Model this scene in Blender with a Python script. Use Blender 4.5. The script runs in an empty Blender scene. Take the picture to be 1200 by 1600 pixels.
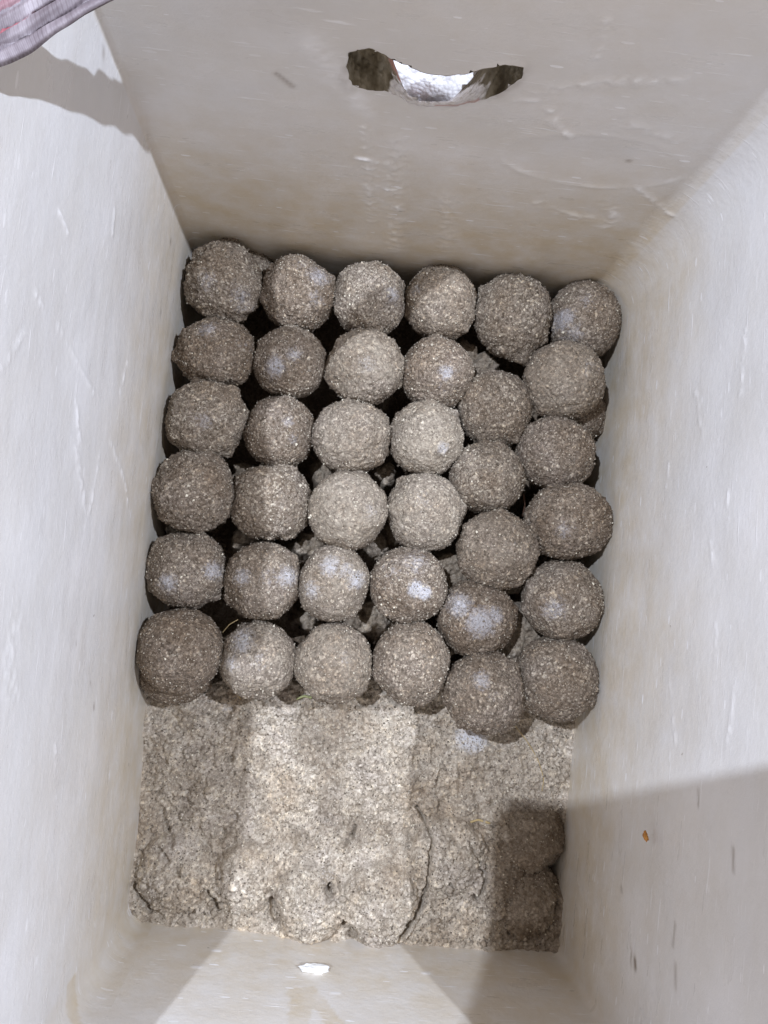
import bpy, bmesh, math, random
import numpy as np
from mathutils import Vector, Matrix
random.seed(7); rng = np.random.default_rng(7)
S = bpy.context.scene; C = S.collection

# ---------------------------------------------------------------- camera, light, exposure
CAM = np.array([0, 0, .61]); F = 1200.
fw = np.array([81, 110, -1200.]); fw /= np.linalg.norm(fw)
rt = np.cross(fw, [0, 1, 0]); rt /= np.linalg.norm(rt); up = np.cross(rt, fw)
cd = bpy.data.cameras.new('camera'); cam = bpy.data.objects.new('camera', cd); C.objects.link(cam)
Mc = Matrix((tuple(rt), tuple(up), tuple(-fw))).transposed().to_4x4(); Mc.translation = Vector(CAM)
cam.matrix_world = Mc
cd.sensor_fit = 'VERTICAL'; cd.sensor_height = 36; cd.lens = 27; cd.clip_start = .005; cd.clip_end = 50
S.camera = cam
w = bpy.data.worlds.new('World'); S.world = w; w.use_nodes = True
bg = w.node_tree.nodes['Background']; bg.inputs[0].default_value = (1.0, .88, .79, 1); bg.inputs[1].default_value = .66
def lamp(name, loc, power, col, size=.014):
    l = bpy.data.lights.new(name, 'AREA'); l.shape = 'DISK'; l.size = size; l.energy = power; l.color = col
    o = bpy.data.objects.new(name, l); C.objects.link(o); o.location = loc
    o.rotation_euler = (Vector((.03, 0, 0)) - Vector(loc)).to_track_quat('-Z', 'Y').to_euler(); return o
lamp('lamp_left', (-.34, .285, 1.30), 18., (.775, .855, 1.0))
lamp('lamp_right', (.58, .22, 1.30), 18., (.775, .855, 1.0))
S.view_settings.view_transform = 'Standard'; S.view_settings.look = 'None'
S.view_settings.exposure = 0; S.view_settings.gamma = 1
S.cycles.max_bounces = 8; S.cycles.diffuse_bounces = 6

# ---------------------------------------------------------------- helpers
def at_z(px, py, z=0.):
    """a point of the photograph laid on the horizontal plane at height z"""
    d = fw*F + rt*(px-600) + up*(800-py)
    return CAM + d*((z-CAM[2])/d[2])
def hsh(i, seed):
    i = i.astype(np.uint64)
    h = i[..., 0]*np.uint64(73856093) ^ i[..., 1]*np.uint64(19349663) ^ i[..., 2]*np.uint64(83492791) ^ np.uint64(seed*2654435761 % 2**32)
    h = (h ^ (h >> np.uint64(13)))*np.uint64(1274126177) & np.uint64(0xffffffff)
    h = (h ^ (h >> np.uint64(16)))*np.uint64(2246822519) & np.uint64(0xffffffff)
    h = h ^ (h >> np.uint64(13))
    return (h & np.uint64(0xffffff)).astype(np.float64)/0xffffff
def vn(p, seed=0):
    """value noise, -1..1"""
    p = p + 1000.; i = np.floor(p).astype(np.int64); f = p-i; f = f*f*(3-2*f)
    r = 0
    for dx in (0, 1):
        for dy in (0, 1):
            for dz in (0, 1):
                wt = (f[..., 0] if dx else 1-f[..., 0])*(f[..., 1] if dy else 1-f[..., 1])*(f[..., 2] if dz else 1-f[..., 2])
                r = r + wt*hsh(i+np.array([dx, dy, dz]), seed)
    return r*2-1
def fbm(p, o=3, seed=0, g=.5):
    a = 1; s = 0; t = 0
    for k in range(o):
        s = s + a*vn(p*2.03**k + 17.3*k, seed+k); t += a; a *= g
    return s/t
def worley(p, seed=0, flat=False):
    """distance to the nearest of jittered cell points, and that cell's own random number"""
    p = p+1000.; i = np.floor(p).astype(np.int64); best = np.full(p.shape[:-1], 9.); rnd = np.zeros(p.shape[:-1])
    for dx in (-1, 0, 1):
        for dy in (-1, 0, 1):
            for dz in ((0,) if flat else (-1, 0, 1)):
                c = i+np.array([dx, dy, dz]); q = np.stack([c[..., k]+hsh(c, seed+k) for k in range(3)], -1)-p
                if flat: q[..., 2] = 0
                d = np.sqrt((q*q).sum(-1)); m = d < best; best = np.where(m, d, best); rnd = np.where(m, hsh(c, seed+7), rnd)
    return best, rnd
def v3(a, b, c=None):
    return np.stack([a, b, np.zeros_like(a) if c is None else c], -1)
def sstep(a, b, x):
    t = np.clip((x-a)/(b-a), 0, 1); return t*t*(3-2*t)
def mesh(name, V, Fc, mat=None, parent=None, smooth=True, attrs=None, vec=None):
    V = np.asarray(V, dtype=np.float32); Fc = np.asarray(Fc, dtype=np.int32); n = Fc.shape[1]
    m = bpy.data.meshes.new(name); m.vertices.add(len(V)); m.vertices.foreach_set('co', V.ravel())
    m.loops.add(Fc.size); m.loops.foreach_set('vertex_index', Fc.ravel())
    m.polygons.add(len(Fc)); m.polygons.foreach_set('loop_start', np.arange(0, Fc.size, n, dtype=np.int32))
    m.polygons.foreach_set('use_smooth', np.full(len(Fc), smooth))
    m.update(calc_edges=True)
    for k, a in (attrs or {}).items():
        at = m.attributes.new(k, 'FLOAT', 'POINT'); at.data.foreach_set('value', np.asarray(a, dtype=np.float32))
    for k, a in (vec or {}).items():
        at = m.attributes.new(k, 'FLOAT_VECTOR', 'POINT'); at.data.foreach_set('vector', np.asarray(a, dtype=np.float32).ravel())
    if mat: m.materials.append(mat)
    o = bpy.data.objects.new(name, m); C.objects.link(o)
    if parent: o.parent = parent
    return o
def bmobj(name, bm, mat, parent=None, smooth=True):
    m = bpy.data.meshes.new(name); bm.to_mesh(m); bm.free(); m.materials.append(mat)
    for p in m.polygons: p.use_smooth = smooth
    o = bpy.data.objects.new(name, m); C.objects.link(o)
    if parent: o.parent = parent
    return o
def tag(o, label=None, cat=None, group=None, kind=None):
    for k, x in (('label', label), ('category', cat), ('group', group), ('kind', kind)):
        if x: o[k] = x
    return o
def empty(name, loc=(0, 0, 0)):
    o = bpy.data.objects.new(name, None); C.objects.link(o); o.location = loc; o.empty_display_size = .02; return o
def gridf(nu, nv):
    a = np.arange((nu-1)*nv).reshape(nu-1, nv)[:, :nv-1].ravel()
    return np.stack([a, a+nv, a+nv+1, a+1], 1)

# ---------------------------------------------------------------- materials
class NT:
    def __init__(s, name):
        s.m = bpy.data.materials.new(name); s.m.use_nodes = True; s.t = s.m.node_tree; s.b = s.t.nodes['Principled BSDF']
    def n(s, typ, **k):
        x = s.t.nodes.new(typ)
        for a, b in k.items():
            if a in x.inputs: x.inputs[a].default_value = b
            else: setattr(x, a, b)
        return x
    def l(s, a, b): s.t.links.new(a, b)
    def ramp(s, fac, stops, interp='LINEAR'):
        r = s.n('ShaderNodeValToRGB'); r.color_ramp.interpolation = interp
        while len(r.color_ramp.elements) < len(stops): r.color_ramp.elements.new(.5)
        for e, (p, c) in zip(r.color_ramp.elements, stops):
            e.position = p; e.color = (*c, 1) if len(c) == 3 else c
        s.l(fac, r.inputs[0]); return r.outputs[0]
    def mix(s, fac, a, b, blend='MIX'):
        x = s.n('ShaderNodeMix', data_type='RGBA', blend_type=blend)
        for v, i in ((fac, 0), (a, 6), (b, 7)):
            if hasattr(v, 'links'): s.l(v, x.inputs[i])
            elif i == 0: x.inputs[0].default_value = v
            else: x.inputs[i].default_value = (*v, 1)
        return x.outputs[2]
    def math(s, op, a, b=0., clamp=False):
        x = s.n('ShaderNodeMath', operation=op, use_clamp=clamp)
        for v, i in ((a, 0), (b, 1)):
            if hasattr(v, 'links'): s.l(v, x.inputs[i])
            else: x.inputs[i].default_value = v
        return x.outputs[0]
    def attr(s, name): return s.n('ShaderNodeAttribute', attribute_name=name)

def mud_material(name, dark, mid, light, gr=1., salt=(.56, .555, .59), cell=560., objvar=True, fine=1500.):
    t = NT(name); co = t.n('ShaderNodeTexCoord').outputs['Object']
    if objvar:
        oi = t.n('ShaderNodeObjectInfo'); sc = t.n('ShaderNodeVectorMath', operation='SCALE'); sc.inputs[0].default_value = (3.1, 5.7, 2.3)
        t.l(oi.outputs['Random'], sc.inputs['Scale']); ad = t.n('ShaderNodeVectorMath', operation='ADD')
        t.l(co, ad.inputs[0]); t.l(sc.outputs[0], ad.inputs[1]); co = ad.outputs[0]
    def vor(scale, rnd=1.):
        v = t.n('ShaderNodeTexVoronoi', feature='F1'); v.inputs['Scale'].default_value = scale; v.inputs['Randomness'].default_value = rnd
        t.l(co, v.inputs['Vector']); return v
    def noise(scale, det=3., r=.6):
        v = t.n('ShaderNodeTexNoise'); v.inputs['Scale'].default_value = scale; v.inputs['Detail'].default_value = det; v.inputs['Roughness'].default_value = r
        t.l(co, v.inputs['Vector']); return v.outputs['Fac']
    v1 = vor(cell); v2 = vor(fine)
    s1 = t.n('ShaderNodeSeparateColor'); t.l(v1.outputs['Color'], s1.inputs[0])
    s2 = t.n('ShaderNodeSeparateColor'); t.l(v2.outputs['Color'], s2.inputs[0])
    m2 = tuple((a+b)/2 for a, b in zip(dark, mid))
    c1 = t.ramp(s1.outputs[0], [(0, dark), (.16, m2), (.5, mid), (.80, tuple(x*1.18 for x in mid)), (.95, light)])
    c2 = t.ramp(s2.outputs[1], [(0, dark), (.22, m2), (.62, mid), (.9, tuple(x*1.25 for x in mid)), (.985, light)])
    n1 = noise(60., 4.)
    c = t.mix(t.ramp(n1, [(.35, (.25,)*3), (.65, (.75,)*3)]), c1, c2)
    # broad tone changes: browner and greyer areas of dried mud
    n2 = noise(28., 3.)
    tint = t.ramp(n2, [(.32, (.90, .84, .78)), (.52, (1., .99, .98)), (.7, (1.08, 1.08, 1.12))])
    c = t.mix(1., c, tint, 'MULTIPLY')
    if objvar:
        ov = t.ramp(oi.outputs['Random'], [(0, (.86, .80, .74)), (.5, (1., .97, .94)), (1, (1.14, 1.13, 1.10))])
        c = t.mix(1., c, ov, 'MULTIPLY')
    ga = t.ramp(t.attr('grain').outputs['Fac'], [(0, (.50, .47, .44)), (.3, (.82, .80, .78)), (.6, (1., 1., 1.)), (.85, (1.22, 1.20, 1.15)), (1, (1.75, 1.70, 1.55))])
    c = t.mix(gr, c, ga, 'MULTIPLY')
    sa = t.attr('salt').outputs['Fac']; n3 = noise(420., 3., .7)
    sf = t.math('MULTIPLY', t.ramp(t.math('ADD', sa, t.math('MULTIPLY', t.math('SUBTRACT', n3, .5), 1.3)), [(.32, (0,)*3), (1., (1,)*3)]), t.ramp(s2.outputs[1], [(0, (.25,)*3), (.25, (.65,)*3), (1, (.92,)*3)]))
    c = t.mix(sf, c, salt)
    c = t.mix(t.math('MULTIPLY', t.attr('lit_pale').outputs['Fac'], t.ramp(noise(260., 3.), [(.3, (.10,)*3), (.7, (.55,)*3)])), c, (.46, .405, .325))   # paler sand colour, paints the lit strip onto the eggs
    wt = t.attr('wet_shade').outputs['Fac']                                   # damp mud, and shade painted as darker brown
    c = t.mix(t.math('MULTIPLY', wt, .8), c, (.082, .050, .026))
    t.l(c, t.b.inputs['Base Color'])
    t.b.inputs['Roughness'].default_value = .92; t.b.inputs['Specular IOR Level'].default_value = .25
    h = t.math('ADD', t.math('MULTIPLY', t.math('SUBTRACT', 1., v1.outputs['Distance']), .6), t.math('MULTIPLY', s1.outputs[2], .5))
    h = t.math('ADD', h, t.math('MULTIPLY', noise(2600., 2.), .35))
    bp = t.n('ShaderNodeBump'); bp.inputs['Strength'].default_value = .75; bp.inputs['Distance'].default_value = .0011
    t.l(h, bp.inputs['Height']); t.l(bp.outputs[0], t.b.inputs['Normal'])
    return t.m
M_EGG = mud_material('egg_mud', (.065, .051, .039), (.232, .198, .166), (.60, .55, .47))
M_BED = mud_material('bed_mud', (.25, .208, .162), (.485, .425, .350), (.72, .66, .56), gr=.55, salt=(.66, .66, .70), cell=480., objvar=False, fine=1000.)

def grit_material():
    t = NT('sand_grit'); oi = t.n('ShaderNodeNewGeometry').outputs['Random Per Island']
    c = t.ramp(oi, [(0, (.08, .06, .04)), (.25, (.17, .14, .11)), (.6, (.27, .23, .185)), (.88, (.40, .35, .28)), (.98, (.70, .64, .52))])
    t.l(c, t.b.inputs['Base Color']); t.b.inputs['Roughness'].default_value = .8; return t.m
M_GRIT = grit_material()

def foam_material():
    t = NT('foam_skin'); uv = t.attr('wallco').outputs['Vector']
    def mp(sx, sy):
        m = t.n('ShaderNodeMapping'); m.inputs['Scale'].default_value = (sx, sy, 1); t.l(uv, m.inputs['Vector']); return m.outputs[0]
    def noise(vec, scale, det=3., r=.55):
        v = t.n('ShaderNodeTexNoise'); v.inputs['Scale'].default_value = scale; v.inputs['Detail'].default_value = det; v.inputs['Roughness'].default_value = r
        t.l(vec, v.inputs['Vector']); return v.outputs['Fac']
    base = t.ramp(noise(mp(1, 1), 9., 4.), [(.3, (.70, .70, .72)), (.5, (.75, .75, .77)), (.7, (.81, .81, .84))])
    # cloudy smears along the wall
    sm = noise(mp(17, 30), 1., 6., .66)
    base = t.mix(t.ramp(sm, [(.42, (0,)*3), (.75, (.40,)*3)]), base, (.63, .61, .575))
    # dried mud film: stain amount is worked out where the mud touched the wall
    st = t.attr('stain').outputs['Fac']; sn = noise(mp(1, 1), 42., 5., .65)
    sf = t.math('MULTIPLY', st, t.ramp(sn, [(.25, (.40,)*3), (.65, (1,)*3)]), True)
    base = t.mix(sf, base, (.59, .505, .38))
    # scuffs: thin pale streaks
    k1 = noise(mp(26, 330), 1., 3., .6); k2 = noise(mp(60, 700), 1., 2., .5)
    sc = t.math('ADD', t.ramp(k1, [(.635, (0,)*3), (.72, (.65,)*3)]), t.ramp(k2, [(.68, (0,)*3), (.76, (.5,)*3)]), True)
    fv = t.n('ShaderNodeTexVoronoi', feature='F1'); fv.inputs['Scale'].default_value = 1.; t.l(mp(75, 300), fv.inputs['Vector'])
    fs = t.n('ShaderNodeSeparateColor'); t.l(fv.outputs['Color'], fs.inputs[0])
    fl = t.math('LESS_THAN', fv.outputs['Distance'], t.math('MULTIPLY', t.math('SUBTRACT', fs.outputs[0], .76), 1.25))
    sc = t.math('MAXIMUM', sc, t.math('MULTIPLY', fl, t.math('MULTIPLY', fs.outputs[1], .8)))
    sc = t.math('MAXIMUM', sc, t.attr('scuff_glare').outputs['Fac'])
    base = t.mix(sc, base, (.90, .90, .93))
    # specks of dirt
    vo = t.n('ShaderNodeTexVoronoi', feature='F1'); vo.inputs['Scale'].default_value = 42.; t.l(uv, vo.inputs['Vector'])
    sp = t.n('ShaderNodeSeparateColor'); t.l(vo.outputs['Color'], sp.inputs[0])
    rad = t.math('MULTIPLY', t.math('SUBTRACT', sp.outputs[0], .70), .16)
    dd = t.math('ADD', vo.outputs['Distance'], t.math('MULTIPLY', t.math('SUBTRACT', noise(mp(1, 1), 700., 2.), .5), .06))
    spk = t.math('MULTIPLY', t.math('LESS_THAN', dd, rad), .55)
    base = t.mix(spk, base, (.20, .16, .12))
    dk = t.attr('dirt').outputs['Fac']
    base = t.mix(dk, base, (.17, .12, .085))
    t.l(base, t.b.inputs['Base Color'])
    rr = t.ramp(noise(mp(20, 70), 1., 4.), [(.35, (.26,)*3), (.7, (.55,)*3)]); t.l(rr, t.b.inputs['Roughness'])
    t.b.inputs['Specular IOR Level'].default_value = .5
    h = t.math('ADD', t.math('MULTIPLY', sc, .45), t.math('MULTIPLY', noise(mp(1, 1.2), 150., 5., .65), .75))
    h = t.math('ADD', h, t.math('MULTIPLY', noise(mp(30, 40), 1., 4.), .5))
    bp = t.n('ShaderNodeBump'); bp.inputs['Strength'].default_value = .34; bp.inputs['Distance'].default_value = .0013
    t.l(h, bp.inputs['Height']); t.l(bp.outputs[0], t.b.inputs['Normal'])
    return t.m
M_FOAM = foam_material()

def simple(name, col, rough=.6, nscale=0, ncol=None, bump=0., metallic=0.):
    t = NT(name); t.b.inputs['Roughness'].default_value = rough; t.b.inputs['Metallic'].default_value = metallic
    if nscale:
        co = t.n('ShaderNodeTexCoord').outputs['Object']; v = t.n('ShaderNodeTexNoise'); v.inputs['Scale'].default_value = nscale; v.inputs['Detail'].default_value = 5
        t.l(co, v.inputs['Vector']); t.l(t.ramp(v.outputs['Fac'], [(.3, col), (.7, ncol or tuple(c*.7 for c in col))]), t.b.inputs['Base Color'])
        if bump:
            bp = t.n('ShaderNodeBump'); bp.inputs['Strength'].default_value = .7; bp.inputs['Distance'].default_value = bump
            t.l(v.outputs['Fac'], bp.inputs['Height']); t.l(bp.outputs[0], t.b.inputs['Normal'])
    else: t.b.inputs['Base Color'].default_value = (*col, 1)
    return t.m

# ---------------------------------------------------------------- the ground under the box
gm = simple('concrete', (.30, .29, .28), .9, 14., (.22, .21, .21), .002)
n = 40; gx = np.linspace(-3, 3, n); X, Y = np.meshgrid(gx, gx, indexing='ij')
tag(mesh('ground', np.stack([X.ravel(), Y.ravel(), np.full(X.size, -.164) + .001*vn(v3(X.ravel()*3, Y.ravel()*3))], 1), gridf(n, n), gm), kind='structure')

# ---------------------------------------------------------------- foam box
FL = np.array([-.1125, .2665]); FR = np.array([.2325, .2365]); NR = np.array([.1770, -.2860]); NL = np.array([-.1520, -.2545])
H = .345; ZB = -.13
def section(step, off=0.):
    """rounded outline of the inside, from the middle of the near wall anticlockwise; off pushes it outwards"""
    mid = NL+(NR-NL)*.06; pts = [mid]; rad = [(NR, .006), (FR, .030), (FL, .004), (NL, .014)]
    cor = [NR, FR, FL, NL]; prev = [NL, NR, FR, FL]; nxt = [FR, FL, NL, NR]
    for c, p, q, (_, r) in zip(cor, prev, nxt, rad):
        r = r+off; a = (p-c)/np.linalg.norm(p-c); b = (q-c)/np.linalg.norm(q-c)
        # outer offset of the corner
        na = np.array([-a[1], a[0]]); na = -na if na@b > 0 else na; nb = np.array([-b[1], b[0]]); nb = -nb if nb@a > 0 else nb
        ang = math.acos(a@b); cc = c + (na+nb)*off/(1+na@nb)
        d = r/math.tan(ang/2); t1 = cc+a*d; cen = cc+(a+b)/np.linalg.norm(a+b)*r/math.sin(ang/2); t2 = cc+b*d
        a1 = math.atan2(*(t1-cen)[::-1]); a2 = math.atan2(*(t2-cen)[::-1])
        if a2 < a1: a2 += 2*math.pi
        for k in range(13):
            tt = a1+(a2-a1)*k/12; pts.append(cen+r*np.array([math.cos(tt), math.sin(tt)]))
    e = (NR-NL)/np.linalg.norm(NR-NL); nn = np.array([e[1], -e[0]]); pts[0] = mid+nn*off; pts.append(pts[0])
    P = np.array(pts); L = np.r_[0, np.cumsum(np.linalg.norm(np.diff(P, axis=0), axis=1))]
    N = int(L[-1]/step)+1; u = np.linspace(0, L[-1], N)
    Q = np.stack([np.interp(u, L, P[:, 0]), np.interp(u, L, P[:, 1])], 1)
    T = np.gradient(Q, axis=0); T /= np.linalg.norm(T, axis=1)[:, None]
    T[0] = T[-1] = e; Nn = np.stack([T[:, 1], -T[:, 0]], 1)      # outward
    # the long walls bow out slightly
    for a, b, amt in ((FR, NR, .003), (FL, NL, .006)):
        ee = (b-a)/np.linalg.norm(b-a); pn = np.array([-ee[1], ee[0]]); l = np.linalg.norm(b-a)
        s = (Q-a)@ee/l; dist = np.abs((Q-a)@pn); k = (dist < off+.012)*np.clip(4*s*(1-s), 0, 1)
        Q = Q + Nn*(amt*k)[:, None]
    return Q, Nn, u
eF = (FR-FL)/np.linalg.norm(FR-FL); eL = (FL-NL)/np.linalg.norm(FL-NL); eR = (NR-FR)/np.linalg.norm(NR-FR); eN = (NR-NL)/np.linalg.norm(NR-NL)
nF = np.array([-eF[1], eF[0]])
HOLE = np.array([(.1185, .2480), (.1200, .2590), (.1290, .2640), (.1370, .2600), (.1460, .2555), (.1560, .2515), (.1660, .2505), (.1760, .2535), (.1860, .2590), (.1955, .2640),
                 (.2045, .2640), (.2055, .2560), (.1975, .2425), (.1860, .2335), (.1780, .2290), (.1696, .2262), (.1610, .2245), (.1526, .2262), (.1450, .2310), (.1384, .2335), (.1300, .2320), (.1218, .2345)])
def poly_dense(P, step):
    out = []
    for i in range(len(P)):
        a, b = P[i], P[(i+1) % len(P)]; k = max(2, int(np.linalg.norm(b-a)/step))
        out += [a+(b-a)*j/k for j in range(k)]
    return np.array(out)
HD = poly_dense(HOLE, .0012)
HD = HD + .0007*np.stack([vn(v3(HD[:, 0]*350, HD[:, 1]*350), 5), vn(v3(HD[:, 0]*350, HD[:, 1]*350), 6)], 1)
def torn(P, t_):
    """outline of the slot at depth t_ (0 inner face, 1 outer face): its floor is torn away downwards in the middle"""
    P = P.copy(); low = (P[:, 1] < .247) & (np.abs(P[:, 0]-.164) < .034)
    P[:, 1] -= low*np.exp(-((P[:, 0]-.166)/.0235)**4)*(t_**1.1)*.040; return P
HDO = torn(HD, 1.)
def inside(P, pts):
    r = np.zeros(len(pts), bool); x, y = pts[:, 0], pts[:, 1]
    for i in range(len(P)):
        (x1, y1), (x2, y2) = P[i], P[(i+1) % len(P)]
        c = (y1 > y) != (y2 > y); xi = (x2-x1)*(y-y1)/(y2-y1+1e-12)+x1; r ^= c & (x < xi)
    return r
def pen(A, co, r):
    """distance from points to a polyline -> soft stroke"""
    A = np.array(A, float); d = np.full(len(co), 9.)
    for a, b in zip(A[:-1], A[1:]):
        ab = b-a; t = np.clip(((co-a)@ab)/(ab@ab+1e-12), 0, 1); d = np.minimum(d, np.linalg.norm(co-a-t[:, None]*ab, axis=1))
    return np.exp(-(d/r)**2)
box = empty('foam_box', (0.03, -.01, -.16))
tag(box, 'white foam box with scuffed walls and a torn handle slot, packed with mud coated eggs', 'foam box')
def shell(step, off, zlo, zhi, zstep, detail):
    Q, Nn, u = section(step, off); nu = len(Q); z = np.arange(zlo, zhi+1e-6, zstep); z[-1] = zhi; nz = len(z)
    Qx = np.repeat(Q[:, None], nz, 1).reshape(-1, 2); Nx = np.repeat(Nn[:, None], nz, 1).reshape(-1, 2)
    U = np.repeat(u, nz); Z = np.tile(z, nu)
    sF = (Qx-FL)@eF; dF = np.abs((Qx-FL)@nF - off); far = (dF < .004) & (sF > .0) & (sF < .34)
    disp = np.zeros(len(Z)); at = {}
    if detail:
        wc = v3(U, Z); disp += .0018*fbm(wc*9, 3, 11) + .00022*fbm(v3(U*38, Z*42), 3, 21)*np.where(far, 1.6, .8)
        stain = np.clip(.92-sstep(.0, .24, Z+.06*fbm(wc*9, 4, 41))*.92, 0, 1)*.95
        near = (((Qx-NL)@np.array([-eN[1], eN[0]])) < .02)
        right = np.abs((Qx-FR)@np.array([eR[1], -eR[0]])) < .02
        stain = np.where(near, stain*.8+.16, stain); stain = np.where(right, np.clip(stain*1.0+.06, 0, 1), stain)
        stain = np.where(far, np.clip(stain+.26+.2*fbm(wc*7, 3, 43), 0, 1), stain)
        stain = np.clip(stain+.14*np.clip(fbm(wc*5, 4, 44)*2, 0, 1), 0, 1)
        scuff_glare = np.zeros(len(Z)); dirt = np.zeros(len(Z))
        # far wall: pressed oval, glassy ridges, highlight bands painted pale below the slot, dark nick
        fc = np.stack([sF, Z], 1)
        def onfar(a): return a*far
        el = np.sqrt(((sF-.264)/.054)**2+((Z-.192)/.026)**2); ang = np.arctan2((Z-.192)/.026, (sF-.264)/.054)
        ring = np.exp(-((el-1)/.07)**2)*(.35+.65*(np.sin(ang) < .1))*(.6+.4*vn(v3(ang*3, el), 3)); disp -= onfar(ring)*.0011; scuff_glare += onfar(np.clip(ring-.35, 0, 1))*.55
        disp += onfar(np.clip(1-el, 0, 1))*.0025
        for pts, r, sc_, dp in (([(.126, .1675), (.1335, .1668), (.138, .1655)], .0016, 1., .0014), ([(.139, .150), (.152, .143)], .0012, .5, .0009), ([(.142, .121), (.160, .112)], .0012, .4, .0007),
                            ([(.2075, .2385), (.222, .2400)], .0017, .8, .001), ([(.226, .236), (.232, .222), (.244, .212)], .003, .3, .0012), ([(.300, .170), (.315, .158), (.330, .150)], .002, .45, .001),
                            ([(.215, .248), (.250, .262), (.280, .268)], .004, .16, .001), ([(.150, .190), (.151, .150), (.156, .100), (.160, .050)], .006, .20, .0012), ([(.130, .200), (.134, .150), (.140, .090)], .003, .16, .0010), ([(.133, .158), (.140, .1565)], .0013, .7, .001), ([(.136, .139), (.147, .136)], .0013, .6, .001), ([(.185, .135), (.190, .100), (.196, .060)], .006, .15, .001), ([(.245, .140), (.262, .131), (.285, .128)], .003, .28, .001), ([(.270, .230), (.300, .222)], .003, .3, .001), ([(.285, .150), (.296, .140), (.300, .120)], .004, .25, .001), ([(.232, .300), (.236, .275)], .002, .35, .001)):
            k = onfar(pen(pts, fc, r)*sstep(-.45, .4, fbm(v3(sF*300, Z*400), 3, 9))); disp -= k*dp; scuff_glare += k*sc_
        k = onfar(pen([(.101, .262), (.112, .242), (.124, .225), (.129, .214)], fc, .007)*(.5+.5*fbm(v3(sF*260, Z*500), 3, 12))); scuff_glare += np.clip(k, 0, 1)*.75; disp -= k*.0008
        k = onfar(pen([(.083, .236), (.0905, .2275)], fc, .0016)); dirt += k*.45; disp += k*.0005
        k = onfar(pen([(.2832, .1947), (.2845, .1945)], fc, .0012)); dirt += k*.7
        k = onfar(np.clip(pen([(.17, .24), (.15, .245), (.19, .25)], fc, .03), 0, 1)); dirt += k*.05
        k = onfar(pen([(.1195, .247), (.117, .240), (.120, .232)], fc, .0035)+pen([(.205, .262), (.203, .250), (.196, .240)], fc, .0035)); dirt += np.clip(k, 0, 1)*.38*(.6+.4*vn(v3(sF*400, Z*400), 8))
        # left wall scratches
        lw = np.abs((Qx-NL)@np.array([-eL[1], eL[0]])) < .015; sL = (Qx-NL)@eL; lc = np.stack([sL, Z], 1)
        for pts, r, q in (([(.4215, .268), (.418, .255)], .0011, 1.), ([(.3796, .2787), (.376, .266)], .0016, .7), ([(.325, .312), (.345, .296), (.3608, .2838)], .0013, .5), ([(.375, .2478), (.3572, .1852)], .0014, .45),
                       ([(.347, .213), (.338, .207), (.328, .200)], .0022, .95), ([(.325, .205), (.2938, .1794)], .003, .5), ([(.338, .150), (.320, .112), (.3019, .0917)], .0016, .75), ([(.39, .135), (.37, .142)], .0014, .8),
                       ([(.33, .165), (.30, .170), (.285, .178)], .0014, .5), ([(.236, .256), (.2158, .262), (.205, .250)], .0065, .38), ([(.17, .19), (.16, .187)], .002, .5), ([(.46, .20), (.445, .197)], .0014, .4)):
            k = pen(pts, lc, r)*lw*sstep(-.35, .45, fbm(v3(sL*330, Z*520), 3, 14)); scuff_glare += k*q; disp -= k*.0006
        for c, r, q in (((.4962, .0742), .0016, .6), ((.1787, .1247), .0016, .6), ((.194, .135), .0009, .5), ((.5135, .2472), .0022, .4), ((.445, .072), .0011, .6), ((.22, .17), .0010, .4)):
            dirt += pen([c, (c[0]+.0015, c[1]+.0004)], lc, r)*lw*q
        # right wall marks
        sR = (Qx-FR)@eR; rc = np.stack([sR, Z], 1)
        for pts, r, q in (([(.4664, .1345), (.470, .136)], .0020, .9), ([(.462, .128), (.472, .130)], .0008, .6), ([(.3672, .2354), (.377, .237)], .0013, .5), ([(.3498, .196), (.358, .197)], .0010, .5),
                          ([(.425, .182), (.437, .181)], .0014, .42), ([(.445, .186), (.455, .188)], .0016, .4), ([(.435, .105), (.437, .106)], .0016, .4)):
            dirt += pen(pts, rc, r)*right*q
        for pts, r, q in (([(.189, .2074), (.205, .2075)], .0018, .8), ([(.12, .16), (.15, .172)], .002, .3), ([(.10, .215), (.135, .213)], .0016, .6), ([(.16, .127), (.175, .126)], .0009, .9), ([(.29, .225), (.318, .222)], .0014, .5),
                          ([(.30, .15), (.33, .163)], .0015, .3), ([(.215, .19), (.232, .195)], .002, .5), ([(.26, .20), (.28, .204)], .002, .4)):
            k = pen(pts, rc, r)*right*sstep(-.35, .45, fbm(v3(sR*330, Z*520), 3, 15)); scuff_glare += k*q; disp -= k*.0005
        # near wall: pale chip scar, brown smears
        sN = (Qx-NL)@eN; nc = np.stack([sN, Z], 1)
        sm = pen([(.130, .078), (.133, .090), (.134, .108), (.133, .13)], nc, .0075) + pen([(.140, .074), (.152, .100), (.160, .125)], nc, .006)
        sm = sstep(.45, .6, sm+.35*fbm(v3(sN*160, Z*160), 3, 16)); stain = np.clip(stain+near*sm*.42, 0, 1)
        sm = sstep(.45, .55, pen([(.238, .105), (.262, .106)], nc, .007)+.35*fbm(v3(sN*200, Z*200), 3, 17)); stain = np.clip(stain+near*sm*.8, 0, 1)
        sm = sstep(.4, .55, pen([(-.003, .116), (.004, .128)], nc, .005)+.3*fbm(v3(sN*200, Z*200), 3, 18)); stain = np.clip(stain+near*sm*.7, 0, 1)
        for c in ((.07, .03), (.06, .055), (.155, .075), (.22, .04)): scuff_glare += pen([c, (c[0]+.004, c[1])], nc, .0016)*near*.8
        bl = np.clip((U-(u[-1]-.03))/.03, 0, 1); disp = disp*(1-bl)+np.tile(disp[:nz], nu)*bl
        at = dict(stain=stain, scuff_glare=np.clip(scuff_glare, 0, 1), dirt=np.clip(dirt, 0, 1))
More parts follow.
